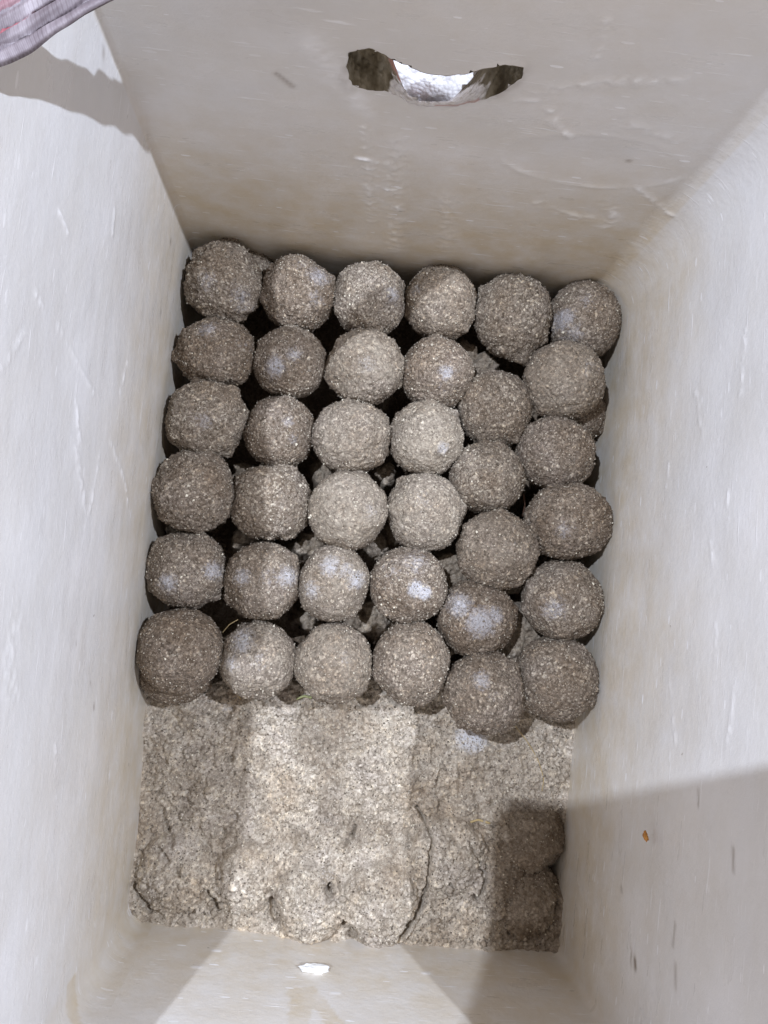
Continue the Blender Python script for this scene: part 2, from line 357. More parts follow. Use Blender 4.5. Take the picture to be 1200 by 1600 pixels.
    V = np.c_[Qx+Nx*disp[:, None], Z]; Fc = gridf(nu, nz); HH = HD if off == 0 else HDO
    # handle slot: snap the nearest vertices to its outline, drop the faces within
    P = np.stack([sF, Z], 1); cand = np.where(far)[0]
    c2 = cand[(P[cand, 0] > .11) & (P[cand, 0] < .215) & (P[cand, 1] > .170) & (P[cand, 1] < .275)]
    dm = np.linalg.norm(P[c2][:, None]-HH[None], axis=2); j = dm.argmin(1); hit = dm[np.arange(len(c2)), j] < step*.62
    ii = c2[hit]; tgt = HH[j[hit]]; V[ii, :2] = FL+eF*tgt[:, :1]+nF*off; V[ii, 2] = tgt[:, 1]; P[ii] = tgt
    cen = P[Fc].mean(1); onf = far[Fc].all(1); ins = np.zeros(len(Fc), bool); k = np.where(onf)[0]; ins[k] = inside(HH, cen[k])
    Fc = Fc[~ins]
    return V, Fc, at, np.stack([U, Z, 0*Z], 1), nu, nz
V, Fc, at, wc, nu, nz = shell(.0017, 0., -.058, H, .0017, True)
mesh('inner_wall', V-np.array([.03, -.01, -.16]), Fc[:, ::-1], M_FOAM, box, True, at, dict(wallco=wc))
V2, Fc2, _, wc2, nu2, nz2 = shell(.004, .028, -.158, H, .004, False)
mesh('outer_wall', V2-np.array([.03, -.01, -.16]), Fc2, M_FOAM, box, True, dict(stain=np.full(len(V2), .1)), dict(wallco=wc2))
# rim: a rounded strip from the inner to the outer shell
Qi, _, ui = section(.004, -.0006); Qo, _, uo = section(.004, .0286)
k = min(len(Qi), len(Qo)); Ni = 400
def res(Q): 
    t = np.linspace(0, 1, len(Q)); s = np.linspace(0, 1, Ni); return np.stack([np.interp(s, t, Q[:, 0]), np.interp(s, t, Q[:, 1])], 1)
Qi, Qo = res(Qi), res(Qo); R = []
prof = [(0, -.004), (.0, .0), (.08, .0022), (.5, .003), (.92, .0022), (1, 0), (1, -.004)]
for t_, dz in prof: R.append(np.c_[Qi*(1-t_)+Qo*t_, np.full(Ni, H+dz)])
R = np.stack(R, 1); R[..., 2] += .0006*vn(v3(R[..., 0]*60, R[..., 1]*60))
mesh('rim', R.reshape(-1, 3)-np.array([.03, -.01, -.16]), gridf(Ni, len(prof)), M_FOAM, box, True, dict(stain=np.full(Ni*len(prof), .12)), dict(wallco=R.reshape(-1, 3)))
# floor slab
Qf, _, _ = section(.01, .001); nb = len(Qf)-1
bm = bmesh.new(); vs = [bm.verts.new((q[0]-.03, q[1]+.01, .022)) for q in Qf[:-1]]; bm.faces.new(vs)
e = bmesh.ops.extrude_face_region(bm, geom=bm.faces[:]); bmesh.ops.translate(bm, vec=(0, 0, -.02), verts=[v for v in e['geom'] if isinstance(v, bmesh.types.BMVert)])
bmesh.ops.recalc_face_normals(bm, faces=bm.faces[:]); bmobj('base', bm, M_FOAM, box, False)
# lower inner walls down to the base (below the packed mud)
Ql, _, _ = section(.006, .0012); zz = np.array([-.139, -.056]); Vl = np.c_[np.repeat(Ql, 2, 0), np.tile(zz, len(Ql))]
mesh('lower_wall', Vl-np.array([.03, -.01, -.16]), gridf(len(Ql), 2)[:, ::-1], M_FOAM, box, True, dict(stain=np.full(len(Vl), .8)), dict(wallco=Vl))

# the torn inside of the slot
def slot_material():
    t = NT('slot_foam'); co = t.n('ShaderNodeTexCoord').outputs['Object']
    v = t.n('ShaderNodeTexVoronoi', feature='F1'); v.inputs['Scale'].default_value = 420.; t.l(co, v.inputs['Vector'])
    nz_ = t.n('ShaderNodeTexNoise'); nz_.inputs['Scale'].default_value = 200.; nz_.inputs['Detail'].default_value = 4.; t.l(co, nz_.inputs['Vector'])
    wv = t.n('ShaderNodeMapping'); wv.inputs['Scale'].default_value = (190, 60, 60); t.l(co, wv.inputs['Vector'])
    n2 = t.n('ShaderNodeTexNoise'); n2.inputs['Scale'].default_value = 1.; n2.inputs['Detail'].default_value = 3.; t.l(wv.outputs[0], n2.inputs['Vector'])
    white = t.ramp(v.outputs['Distance'], [(0, (.95, .95, .97)), (.6, (.80, .80, .84)), (.9, (.66, .64, .66))])
    brown = t.ramp(n2.outputs['Fac'], [(.3, (.07, .055, .035)), (.5, (.19, .165, .12)), (.75, (.36, .33, .27))])
    d = t.math('ADD', t.attr('dirt').outputs['Fac'], t.math('MULTIPLY', t.math('SUBTRACT', nz_.outputs['Fac'], .5), .6))
    c = t.mix(t.ramp(d, [(.42, (0,)*3), (.58, (1,)*3)]), white, brown)
    pk = t.attr('pink').outputs['Fac']; c = t.mix(t.math('MULTIPLY', pk, .6), c, (.55, .25, .22))
    t.l(c, t.b.inputs['Base Color']); t.b.inputs['Roughness'].default_value = .95; t.b.inputs['Specular IOR Level'].default_value = .15
    bp = t.n('ShaderNodeBump'); bp.inputs['Strength'].default_value = .55; bp.inputs['Distance'].default_value = .0010
    t.l(t.math('SUBTRACT', 1., v.outputs['Distance']), bp.inputs['Height']); t.l(bp.outputs[0], t.b.inputs['Normal'])
    return t.m
nd = len(HD); rings = 26; cen = HD.mean(0); VV = []; DI = []; PK = []
for r in range(rings+1):
    t_ = r/rings; P = torn(HD, t_)
    sh = math.sin(math.pi*t_)
    off = -.0002 + t_*.0286
    # the floor of the slot is torn unevenly: rises into lumps of beads in its middle
    low = HD[:, 1] < .247; lump = 0.
    rough = .0016*fbm(np.c_[P*160, np.full(nd, t_*5)], 3, 61)+.0009*vn(np.c_[P*600, np.full(nd, t_*17)], 62)
    P[:, 1] += lump + rough*sh*2 + (~low)*t_*(-.002)
    P[:, 0] += rough*sh + .004*t_*np.sign(P[:, 0]-.164)*(P[:, 1] > .24)*0
    VV.append(np.c_[FL+eF*P[:, :1]+nF*off, P[:, 1]])
    mid = np.exp(-((HD[:, 0]-.166-.003*vn(np.c_[HD*250, np.full(nd, t_*4)], 63))/.0255)**4)*(HD[:, 1] < .247)*np.clip(1-.6*t_, 0, 1)
    DI.append(np.clip(1-mid*1.15+.25*vn(np.c_[HD*180, np.full(nd, t_*6)], 64), 0, 1)); PK.append(np.clip(np.exp(-((t_-.02)/.06)**2)*(np.abs(HD[:, 0]-.178) < .012)+np.exp(-((t_-.9)/.12)**2)*(np.abs(HD[:, 0]-.15) < .012), 0, 1)*(HD[:, 1] < .235))
VV = np.array(VV).reshape(-1, 3); a = np.arange(rings)[:, None]*nd+np.arange(nd)[None]; b = np.arange(rings)[:, None]*nd+(np.arange(nd)+1)[None] % nd
TF = np.stack([a.ravel(), b.ravel(), (b+nd).ravel(), (a+nd).ravel()], 1)
mesh('handle_slot', VV-np.array([.03, -.01, -.16]), TF, slot_material(), box, True, dict(dirt=np.concatenate(DI), pink=np.concatenate(PK)))
# pale chip of broken foam standing proud of the near wall
def lumpmesh(name, loc, size, mat, seed, parent=None, sub=4, rough=.25, rot=0, attrs=None):
    bm = bmesh.new(); bmesh.ops.create_icosphere(bm, subdivisions=sub, radius=1.); 
    Vv = np.array([v.co for v in bm.verts]); Ff = np.array([[v.index for v in f.verts] for f in bm.faces]); bm.free()
    d = 1+rough*fbm(Vv*1.7+seed, 3, seed)+rough*.35*vn(Vv*6+seed, seed+3); Vv = Vv*d[:, None]*np.array(size)
    c, s = math.cos(rot), math.sin(rot); Vv = np.c_[Vv[:, 0]*c-Vv[:, 1]*s, Vv[:, 0]*s+Vv[:, 1]*c, Vv[:, 2]]
    o = mesh(name, Vv, Ff, mat, parent, True, attrs); o.location = loc; return o
M_BEADS = slot_material(); M_BEADS.name = 'crumbled_foam'
pB = FL+eF*.1665+nF*(.028+.0235)
oB = lumpmesh('foam_block', (pB[0], pB[1], .176), (.034, .022, .036), M_BEADS, 21, None, 5, .16, -.087)
tag(oB, 'white crumbly foam lump seen through the torn handle slot', 'foam lump')
M_CHIP = simple('broken_foam', (.93, .93, .92), .7, 500., (.80, .80, .79), .0006)
pN = NL+eN*.1416+np.array([-eN[1], eN[0]])*.0012
lumpmesh('foam_scar', (pN[0]-.03, pN[1]+.01, .0480+.16), (.0098, .0022, .0055), M_CHIP, 3, box, 4, .45, -.09)
# orange crumb stuck to the right wall
M_OR = simple('orange_crumb', (.62, .30, .07), .8, 600., (.35, .14, .03), .0005)
pR = FR+eR*.3895
tag(lumpmesh('orange_crumb', (pR[0]-.0035, pR[1], .1475), (.0013, .0028, .0022), M_OR, 8, None, 3, .5, .1), 'tiny orange brown crumb stuck to the shaded right wall of the box', 'crumb')

# ---------------------------------------------------------------- packed mud bed
xs = np.arange(-.162, .245, .00085); ys = np.arange(-.300, .280, .00085); X, Y = np.meshgrid(xs, ys, indexing='ij'); X = X.ravel(); Y = Y.ravel(); XY = np.stack([X, Y], 1); p3 = v3(X, Y)
def W(px, py, z=0.): return at_z(px, py, z)[:2]
yb = np.interp(X, [W(215, 1084)[0], W(350, 1092)[0], W(600, 1090)[0], W(715, 1085)[0], W(800, 1110)[0], W(895, 1128)[0]],
               [W(215, 1084)[1], W(350, 1090)[1], W(600, 1086)[1], W(715, 1085)[1], W(800, 1110)[1], W(895, 1118)[1]])
fr = 1-sstep(-.004, .010, Y-yb-.004+.006*fbm(p3*60, 2, 71))              # 1 on the open bed, 0 under the eggs
front = -.0025+.0060*fbm(p3*26, 4, 72)
drop = sstep(W(300, 1330)[1]+.010, W(300, 1400)[1], Y)                     # 1 away from the near end
front = front-.0005-.013*(1-drop)*np.clip(1, 0, 1)
for px, py, r, h in ((268, 1378, 62, .007), (385, 1383, 54, .008), (483, 1418, 58, .016), (594, 1418, 62, .018), (705, 1350, 62, .008), (720, 1415, 55, -.004), (815, 1350, 52, -.001), (790, 1300, 40, -.001), (785, 1410, 44, -.002)):
    c = W(px, py, 0); d = np.linalg.norm(XY-c, axis=1)/(r*.61/1200); cap = h-.027*(1-np.sqrt(np.clip(1-d**2*.93, 0, 1)))
    front = np.where(d < 1, np.maximum(front, cap+.0012*fbm(p3*40, 2, 73)), front)
def crack(pts, width, depth):
    global front
    P = [W(*q) for q in pts]; q = pen(P, XY+.0012*np.stack([vn(p3*220, 81), vn(p3*220, 82)], 1), width); front = front-depth*q
crack([(655, 1272), (668, 1290), (676, 1315), (672, 1350), (668, 1385), (660, 1405), (650, 1430), (632, 1455), (622, 1465)], .0011, .011)
crack([(660, 1415), (648, 1432), (630, 1455), (620, 1470)], .0020, .012)
crack([(556, 1305), (549, 1322), (535, 1338)], .0014, .006)
crack([(757, 1360), (761, 1378), (752, 1400)], .0013, .009); crack([(735, 1320), (748, 1345), (757, 1362)], .0011, .005)
crack([(320, 1398), (330, 1412), (340, 1425)], .0016, .008); crack([(235, 1270), (248, 1300), (262, 1322)], .0028, .005); crack([(245, 1330), (262, 1345)], .0018, .006)
crack([(205, 1388), (215, 1408), (232, 1428)], .0018, .009); crack([(352, 1150), (360, 1170), (356, 1192)], .0022, .004); crack([(318, 1325), (325, 1345)], .0018, .004)
crack([(355, 1108), (352, 1122), (330, 1132)], .0028, .006); crack([(400, 1125), (430, 1127), (480, 1124)], .0009, .003); crack([(745, 1404), (749, 1409)], .0022, .014)
crack([(424, 1418), (432, 1440)], .0045, .018); crack([(540, 1445), (556, 1462)], .0035, .014); crack([(514, 1384), (516, 1392)], .0022, .02); crack([(790, 1235), (800, 1225), (796, 1215)], .0012, .003)
crack([(425, 1290), (450, 1312), (460, 1318)], .0030, .003); crack([(338, 1325), (350, 1300), (362, 1290)], .0025, .003)
crack([(862, 1325), (868, 1350), (862, 1368)], .0125, .07); crack([(878, 1340), (880, 1365)], .0095, .07); crack([(872, 1420), (850, 1452), (800, 1462)], .0030, .012)
for px, py, r, q in ((745, 1155, 40, .6), (812, 1205, 24, .75), (348, 1115, 22, .5), (373, 1170, 16, .7)):
    d = np.linalg.norm(XY-W(px, py), axis=1)/(r*.61/1200); front += .0012*np.exp(-d**4)*q
calm = np.exp(-(np.linalg.norm(XY-W(812, 1205), axis=1)/.011)**4)+np.exp(-(np.linalg.norm(XY-W(745, 1155), axis=1)/.013)**4)+np.exp(-(np.linalg.norm(XY-W(373, 1172), axis=1)/.008)**4)
wa, wb = worley(p3*360, 401, True); wc_, wd = worley(p3*170, 431, True); we_, wf = worley(p3*78+.4*vn(p3*90, 3)[:, None], 461, True)
gb = .0013*np.clip(1-(wa/.62)**2, 0, 1)*(.2+.8*wb)+.0022*np.clip(1-(wc_/.55)**2, 0, 1)*wd**2+.0036*np.clip(1-(we_/.6)**2, 0, 1)*wf**3
rg = gb-.0015+.0012*fbm(p3*170, 2, 74)+.0016*vn(p3*380, 75)+.0007*vn(p3*760, 76)
lumps = np.clip(vn(p3*260, 77)-.45, 0, 1)*.0026
front = front+.0045*fbm(p3*70, 3, 78)*(1-drop)+.0014*fbm(p3*55, 2, 79)
front = front+(rg+lumps)*(1-.8*np.clip(calm, 0, 1))
under = -.078+.006*fbm(p3*18, 3, 91)
CLUMPS = [(760, 572, 24, .006), (735, 590, 16, .0), (482, 852, 20, .004), (380, 838, 16, .006), (378, 735, 15, .0), (500, 735, 20, -.008), (588, 850, 22, .002), (700, 882, 22, .004), (715, 905, 20, .002), (592, 962, 24, .006), (478, 965, 14, .002),
          (604, 742, 18, .0), (722, 775, 16, .0), (822, 985, 30, .004), (815, 1010, 24, .006), (812, 905, 18, -.002), (560, 975, 18, .002), (700, 1005, 18, -.006), (596, 620, 14, -.015), (730, 545, 18, -.004), (825, 830, 15, -.004),
          (560, 1075, 30, -.012), (440, 1085, 30, -.014), (345, 1075, 26, -.018), (905, 780, 24, -.006), (930, 655, 20, -.012), (945, 990, 14, -.01), (268, 830, 14, .002), (660, 540, 12, -.01), (620, 830, 14, -.005), (690, 1090, 30, -.006), (650, 1110, 40, -.003)]
for px, py, r, h in CLUMPS:
    c = W(px, py, h); rr = r*.6/1200*1.45; d = np.linalg.norm(XY-c+.0045*np.stack([vn(p3*110, 83), vn(p3*110, 84)], 1)+.0012*np.stack([vn(p3*330, 85), vn(p3*330, 86)], 1), axis=1)/rr
    under = np.maximum(under, h-.075*sstep(.55, 1.9, d)-.006*d)
under = under+rg*.9+.5*lumps-.002
Z = under*(1-fr)+front*fr
salt = .95*np.exp(-(np.linalg.norm((XY-W(743, 1160))*np.array([1, 1.2]), axis=1)/.0155)**4)+.55*calm*0
salt += .45*np.exp(-(np.linalg.norm(XY-W(348, 1115), axis=1)/.010)**2)+.35*np.exp(-(np.linalg.norm(XY-W(510, 1370), axis=1)/.012)**2)
wet_shade = .85*(1-fr)*sstep(.0, -.02, Z)*0+.45*(1-sstep(.004, .020, np.abs(Y-W(0, 1400)[1])+(X-W(240, 0)[0])*.0))*0
wet_shade = .9*np.exp(-(np.linalg.norm((XY-W(845, 1385))*np.array([1, .55]), axis=1)/.036)**4)  # near right corner browner, deepens the phone's shadow in the colour
wet_shade = np.maximum(wet_shade, .30*np.clip(fbm(p3*26, 3, 95)*2.4, 0, 1)); wet_shade = np.maximum(wet_shade, .34*np.clip(1-np.abs(X-W(270, 0)[0])/.035+.5*fbm(p3*30, 3, 97), 0, 1))  # random brown blotches, and a browner band along the left
wet_shade = np.maximum(wet_shade, .5*np.clip(1-drop, 0, 1)*np.clip(fbm(p3*45, 2, 96)*2., 0, 1))
wet_shade = np.maximum(wet_shade, (1-fr)*(.62+.38*sstep(-.012, -.035, Z)))  # gap mud darkens with depth, shade between the eggs painted in
# trim to the inside of the box
Qs, _, _ = section(.004, .004); ok = inside(Qs, XY)
Fb = gridf(len(xs), len(ys)); Fb = Fb[ok[Fb].all(1)]; used, inv = np.unique(Fb, return_inverse=True); Fb = inv.reshape(-1, 4)
bed = mesh('mud_bed', np.c_[X, Y, Z][used], Fb, M_BED, None, True, dict(salt=salt[used], wet_shade=wet_shade[used], grain=np.where(wa < .5, wb, wd)[used]))
tag(bed, 'packed sandy grey mud covering the lower layer at the near end of the foam box', 'packed mud')
def bedz(x, y):
    i = np.clip(np.round((x-xs[0])/.00085).astype(int), 0, len(xs)-1); j = np.clip(np.round((y-ys[0])/.00085).astype(int), 0, len(ys)-1)
    return Z.reshape(len(xs), len(ys))[i, j]

# ---------------------------------------------------------------- loose grit: small angular grains in one mesh
OCT = np.array([(1, 0, 0), (-1, 0, 0), (0, 1, 0), (0, -1, 0), (0, 0, 1), (0, 0, -1)], float)
OF = np.array([(0, 2, 4), (2, 1, 4), (1, 3, 4), (3, 0, 4), (2, 0, 5), (1, 2, 5), (3, 1, 5), (0, 3, 5)])
def grains(P, R):
    n_ = len(P); A = rng.normal(size=(n_, 3, 3)); Q_, _ = np.linalg.qr(A)
    o = OCT[None]*rng.uniform(.6, 1.3, (n_, 6, 1)); Vg = np.einsum('nij,nkj->nki', Q_, o)*R[:, None, None]+P[:, None]
    Fg = (OF[None]+6*np.arange(n_)[:, None, None]).reshape(-1, 3); return Vg.reshape(-1, 3), Fg
def scatter(npts, rlo, rhi, pw=3.):
    x = rng.uniform(-.155, .20, npts); y = rng.uniform(-.292, -.075, npts); k = inside(section(.01, -.0025)[0], np.stack([x, y], 1)); x, y = x[k], y[k]
    r = rlo+(rhi-rlo)*rng.uniform(0, 1, len(x))**pw; return np.stack([x, y, bedz(x, y)+r*.25], 1), r
P, R_ = scatter(20000, .00035, .0010, 2.); Vg, Fg = grains(P, R_)
tag(mesh('loose_grit', Vg, Fg, M_GRIT, None, False), 'loose pale sand grains strewn over the packed mud at the near end', 'sand grains', None, 'stuff')
P, R_ = scatter(900, .0009, .0024, 2.5)
cr = np.array([W(328, 1418), W(333, 1432), (W(345, 1418)), W(318, 1400), W(520, 1405), W(535, 1400), W(600, 735), W(476, 1150), W(700, 1385)]); P = np.r_[P, np.c_[cr, bedz(cr[:, 0], cr[:, 1])+.0012]]; R_ = np.r_[R_, np.full(len(cr), .0028)]
bmi = bmesh.new(); bmesh.ops.create_icosphere(bmi, subdivisions=2, radius=1.); IV = np.array([v.co for v in bmi.verts]); IF = np.array([[v.index for v in f.verts] for f in bmi.faces]); bmi.free()
Vc = (IV[None]*(1+.35*vn(IV[None]*1.6+P[:, None]*900, 3)[..., None])*R_[:, None, None]*np.array([1, 1, .75])+P[:, None]).reshape(-1, 3)
tag(mesh('mud_crumbs', Vc, (IF[None]+len(IV)*np.arange(len(P))[:, None, None]).reshape(-1, 3), M_BED, None, True), 'small rounded mud crumbs lying on the packed mud', 'mud crumbs', None, 'stuff')

# ---------------------------------------------------------------- eggs in their mud coats
bmi = bmesh.new(); bmesh.ops.create_icosphere(bmi, subdivisions=6, radius=1.)
EV = np.array([v.co for v in bmi.verts]); EF = np.array([[v.index for v in f.verts] for f in bmi.faces]); bmi.free()
EC = EV[EF].mean(1); EF_top = EF[EC[:, 2] > -.35]; usd, inv = np.unique(EF_top, return_inverse=True); EVt = EV[usd]; EFt = inv.reshape(-1, 3)
def close_bottom(V_, F_):
    """a plain cap under the dense upper part, so that the coat is a closed body"""
    e = np.sort(np.concatenate([F_[:, [0, 1]], F_[:, [1, 2]], F_[:, [2, 0]]]), 1); q, c = np.unique(e, axis=0, return_counts=True); be = q[c == 1]
    d = {tuple(x) for x in np.concatenate([F_[:, [0, 1]], F_[:, [1, 2]], F_[:, [2, 0]]]).tolist()}
    k = len(V_); V2_ = np.r_[V_, [[0, 0, -.97]]]
    cap = [(b, a, k) if (a, b) in d else (a, b, k) for a, b in be.tolist()]
    return V2_, np.r_[F_, np.array(cap)]
EVt, EFt = close_bottom(EVt, EFt)
GRAIN = []
for k_ in range(8):
    a_, b_ = worley(EVt*15.5+k_*31.7, 100+k_*11); c_, d_ = worley(EVt*27+k_*17.1, 300+k_*11)
    GRAIN.append((np.clip(1-(a_/.62)**2, 0, 1)*(b_**1.5), np.clip(1-(c_/.62)**2, 0, 1)*(.3+.7*d_), np.where(c_ < .5, d_, b_)))
def egg(px, py, w_, h_, z, label, salts=(), rough=1., wet_shade_bias=0., rot=0., name='mud_coated_egg', squash=1., group='mud coated eggs of the top layer', mat=None):
    c = at_z(px, py, z); dpt = np.linalg.norm(c-CAM)*((c-CAM)@fw/np.linalg.norm(c-CAM)); rx = w_/2*dpt/F*1.012; ry = h_/2*dpt/F*1.012; rz = (rx+ry)/2*.98*squash
    seed = int(rng.integers(1, 5000)); p = EVt
    f = 1+.030*fbm(p*1.6+seed, 2, seed)
    for _ in range(5):                          # flats where the coat was pressed in the hand or against its neighbours
        a_ = random.uniform(0, 6.28); q = np.array([math.cos(a_), math.sin(a_), random.uniform(.0, .9)]); q /= np.linalg.norm(q); lim = random.uniform(.895, .95)
        dq = np.clip(p@q, .05, 1); f = np.where(f*dq > lim, lim/dq+.25*(f-lim/dq), f)
    f = f*1.022+.040*rough*fbm(p*4.5+seed, 2, seed+1)+.020*rough*fbm(p*13+seed, 2, seed+2)
    gr = vn(p*38+seed, seed+3); f = f+(.35+.65*rough)*(.014*vn(p*26+seed, seed+5)+.014*gr+.008*vn(p*62+seed, seed+4))+rough*np.clip(gr-.55, 0, 1)*.035
    G1, G2, gcol = GRAIN[seed % 8]; f = f+(.30+.70*rough)*(.036*G1+.018*G2)-.012
    # little pinched points where the wet coats pulled apart
    for _ in range(int(3+4*rough)):
        a_ = random.uniform(0, 6.28); q = np.array([math.cos(a_), math.sin(a_), random.uniform(-.1, .35)]); q /= np.linalg.norm(q)
        f = f+random.uniform(.03, .085)*rough*np.exp(-((1-p@q)/random.uniform(.004, .016)))
    Vv = p*f[:, None]; Vv[:, 2] = np.where(Vv[:, 2] > .9, .9+(Vv[:, 2]-.9)*.75, Vv[:, 2])
    sa = np.zeros(len(p))
    smooth_ = np.zeros(len(p))
    for sx, sy, sr, q in salts:                # pale salt blooms, placed in fractions of the egg's radius
        d = np.hypot(p[:, 0]-sx, p[:, 1]-sy); g = q*np.exp(-(d/sr)**2)*(p[:, 2] > 0); sa = np.maximum(sa, g+.25*g*fbm(p*9, 2, seed+9))
    wet_shade_mix = np.clip(.10+.30*fbm(p*2.2+seed, 2, seed+7)+wet_shade_bias+.30*sstep(.25, -.2, p[:, 2]), 0, 1)  # random tone, shade painted into the left columns, browner towards the underside
    Vv = Vv*np.array([rx, ry, rz]); cc, ss = math.cos(rot), math.sin(rot)
    t = empty(name, tuple(c)); tag(t, label, 'coated egg', group)
    coat = mesh('mud_coat', Vv, EFt, mat or M_EGG, t, True, dict(salt=sa, wet_shade=wet_shade_mix, grain=gcol, lit_pale=np.clip((-wet_shade_bias*9.)*(.75+.5*fbm(p*3+seed, 2, seed+12))*sstep(-.1, .5, p[:, 2]), 0, 1)))
    # grains standing out of the coat
    n_ = 900; k = rng.integers(0, len(p)-1, n_); k = k[p[k, 2] > -.15]
    Vg_, Fg_ = grains(Vv[k]*1.002, rng.uniform(.00030, .00075, len(k))+.0006*(rng.uniform(0, 1, len(k)) > .95))
    g = mesh('coat_grit', Vg_, Fg_, M_GRIT, t, False); g['kind'] = 'stuff'
    return t
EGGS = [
 # px, py, w, h, z, rough, wet/shade (negative: painted lit), salts, label
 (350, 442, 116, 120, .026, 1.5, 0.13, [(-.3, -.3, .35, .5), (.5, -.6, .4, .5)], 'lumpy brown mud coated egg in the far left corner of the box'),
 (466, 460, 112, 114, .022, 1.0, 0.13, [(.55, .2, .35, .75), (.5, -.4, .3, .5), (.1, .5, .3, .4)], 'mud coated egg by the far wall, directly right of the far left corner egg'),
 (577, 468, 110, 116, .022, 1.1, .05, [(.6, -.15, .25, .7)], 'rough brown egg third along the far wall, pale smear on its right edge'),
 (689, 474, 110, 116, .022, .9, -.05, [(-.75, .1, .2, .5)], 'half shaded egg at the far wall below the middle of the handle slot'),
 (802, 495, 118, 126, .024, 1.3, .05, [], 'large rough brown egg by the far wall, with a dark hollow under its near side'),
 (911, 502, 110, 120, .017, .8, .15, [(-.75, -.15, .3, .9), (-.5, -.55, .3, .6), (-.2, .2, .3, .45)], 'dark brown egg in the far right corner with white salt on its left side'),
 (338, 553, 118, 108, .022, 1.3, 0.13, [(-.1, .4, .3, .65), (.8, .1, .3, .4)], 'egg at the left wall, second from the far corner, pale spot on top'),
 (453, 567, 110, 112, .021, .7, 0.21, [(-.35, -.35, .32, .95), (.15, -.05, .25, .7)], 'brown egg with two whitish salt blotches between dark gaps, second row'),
 (570, 574, 118, 114, .025, 1.2, -.1, [(.05, -.2, .35, .45)], 'grainy egg coloured paler as if lit, third from left in the second row'),
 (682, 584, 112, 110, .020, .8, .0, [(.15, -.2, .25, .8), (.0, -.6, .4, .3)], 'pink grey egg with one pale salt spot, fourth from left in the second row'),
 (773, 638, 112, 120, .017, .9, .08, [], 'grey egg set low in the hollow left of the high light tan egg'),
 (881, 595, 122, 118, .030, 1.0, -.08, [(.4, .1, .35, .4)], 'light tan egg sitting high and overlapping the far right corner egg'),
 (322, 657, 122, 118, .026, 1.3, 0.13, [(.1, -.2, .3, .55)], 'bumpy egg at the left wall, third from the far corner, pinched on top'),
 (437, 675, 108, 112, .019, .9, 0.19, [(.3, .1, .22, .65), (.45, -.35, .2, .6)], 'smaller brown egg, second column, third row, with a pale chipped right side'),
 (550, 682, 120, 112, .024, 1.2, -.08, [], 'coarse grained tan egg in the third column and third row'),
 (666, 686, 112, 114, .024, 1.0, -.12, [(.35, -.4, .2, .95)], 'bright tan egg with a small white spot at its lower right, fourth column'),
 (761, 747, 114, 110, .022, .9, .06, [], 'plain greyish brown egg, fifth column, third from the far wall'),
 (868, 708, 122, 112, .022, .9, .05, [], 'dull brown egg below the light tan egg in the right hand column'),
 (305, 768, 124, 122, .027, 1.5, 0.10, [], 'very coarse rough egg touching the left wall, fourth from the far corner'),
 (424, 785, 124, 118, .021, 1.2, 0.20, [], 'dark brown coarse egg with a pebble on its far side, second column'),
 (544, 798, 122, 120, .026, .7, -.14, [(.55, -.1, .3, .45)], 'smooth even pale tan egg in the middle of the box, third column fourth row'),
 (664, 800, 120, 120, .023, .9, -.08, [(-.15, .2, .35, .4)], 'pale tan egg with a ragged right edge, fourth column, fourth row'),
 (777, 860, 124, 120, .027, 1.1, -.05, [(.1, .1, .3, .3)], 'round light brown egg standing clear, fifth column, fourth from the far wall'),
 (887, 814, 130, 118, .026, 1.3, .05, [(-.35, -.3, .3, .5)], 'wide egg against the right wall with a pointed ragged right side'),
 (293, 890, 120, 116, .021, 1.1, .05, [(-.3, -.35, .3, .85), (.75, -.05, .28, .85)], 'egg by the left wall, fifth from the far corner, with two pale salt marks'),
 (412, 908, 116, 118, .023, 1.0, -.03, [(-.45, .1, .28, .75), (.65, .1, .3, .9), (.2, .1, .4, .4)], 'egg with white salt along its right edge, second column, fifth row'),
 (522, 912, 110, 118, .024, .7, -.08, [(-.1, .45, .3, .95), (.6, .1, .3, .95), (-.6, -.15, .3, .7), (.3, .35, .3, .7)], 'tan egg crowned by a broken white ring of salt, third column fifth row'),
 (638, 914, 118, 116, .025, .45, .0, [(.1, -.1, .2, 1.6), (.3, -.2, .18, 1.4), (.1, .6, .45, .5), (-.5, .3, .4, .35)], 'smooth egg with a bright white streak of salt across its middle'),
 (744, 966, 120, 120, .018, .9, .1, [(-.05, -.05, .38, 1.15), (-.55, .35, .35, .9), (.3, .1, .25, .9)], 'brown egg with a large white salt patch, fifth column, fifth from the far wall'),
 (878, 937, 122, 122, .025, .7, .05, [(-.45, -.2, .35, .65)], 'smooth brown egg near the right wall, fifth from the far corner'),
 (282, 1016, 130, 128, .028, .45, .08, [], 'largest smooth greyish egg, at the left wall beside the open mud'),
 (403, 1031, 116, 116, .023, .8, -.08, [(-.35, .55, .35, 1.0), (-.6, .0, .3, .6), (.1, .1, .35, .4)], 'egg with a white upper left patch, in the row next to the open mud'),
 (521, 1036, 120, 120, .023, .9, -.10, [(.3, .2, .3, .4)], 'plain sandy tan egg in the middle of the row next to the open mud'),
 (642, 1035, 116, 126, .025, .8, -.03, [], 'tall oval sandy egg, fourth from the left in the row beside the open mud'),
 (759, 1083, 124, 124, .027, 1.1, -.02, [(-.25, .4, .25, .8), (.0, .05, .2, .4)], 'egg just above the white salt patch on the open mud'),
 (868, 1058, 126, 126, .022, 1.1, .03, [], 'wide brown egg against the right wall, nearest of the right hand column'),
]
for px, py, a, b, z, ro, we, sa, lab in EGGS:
    egg(px, py, a, b, z, lab, sa, ro, we)
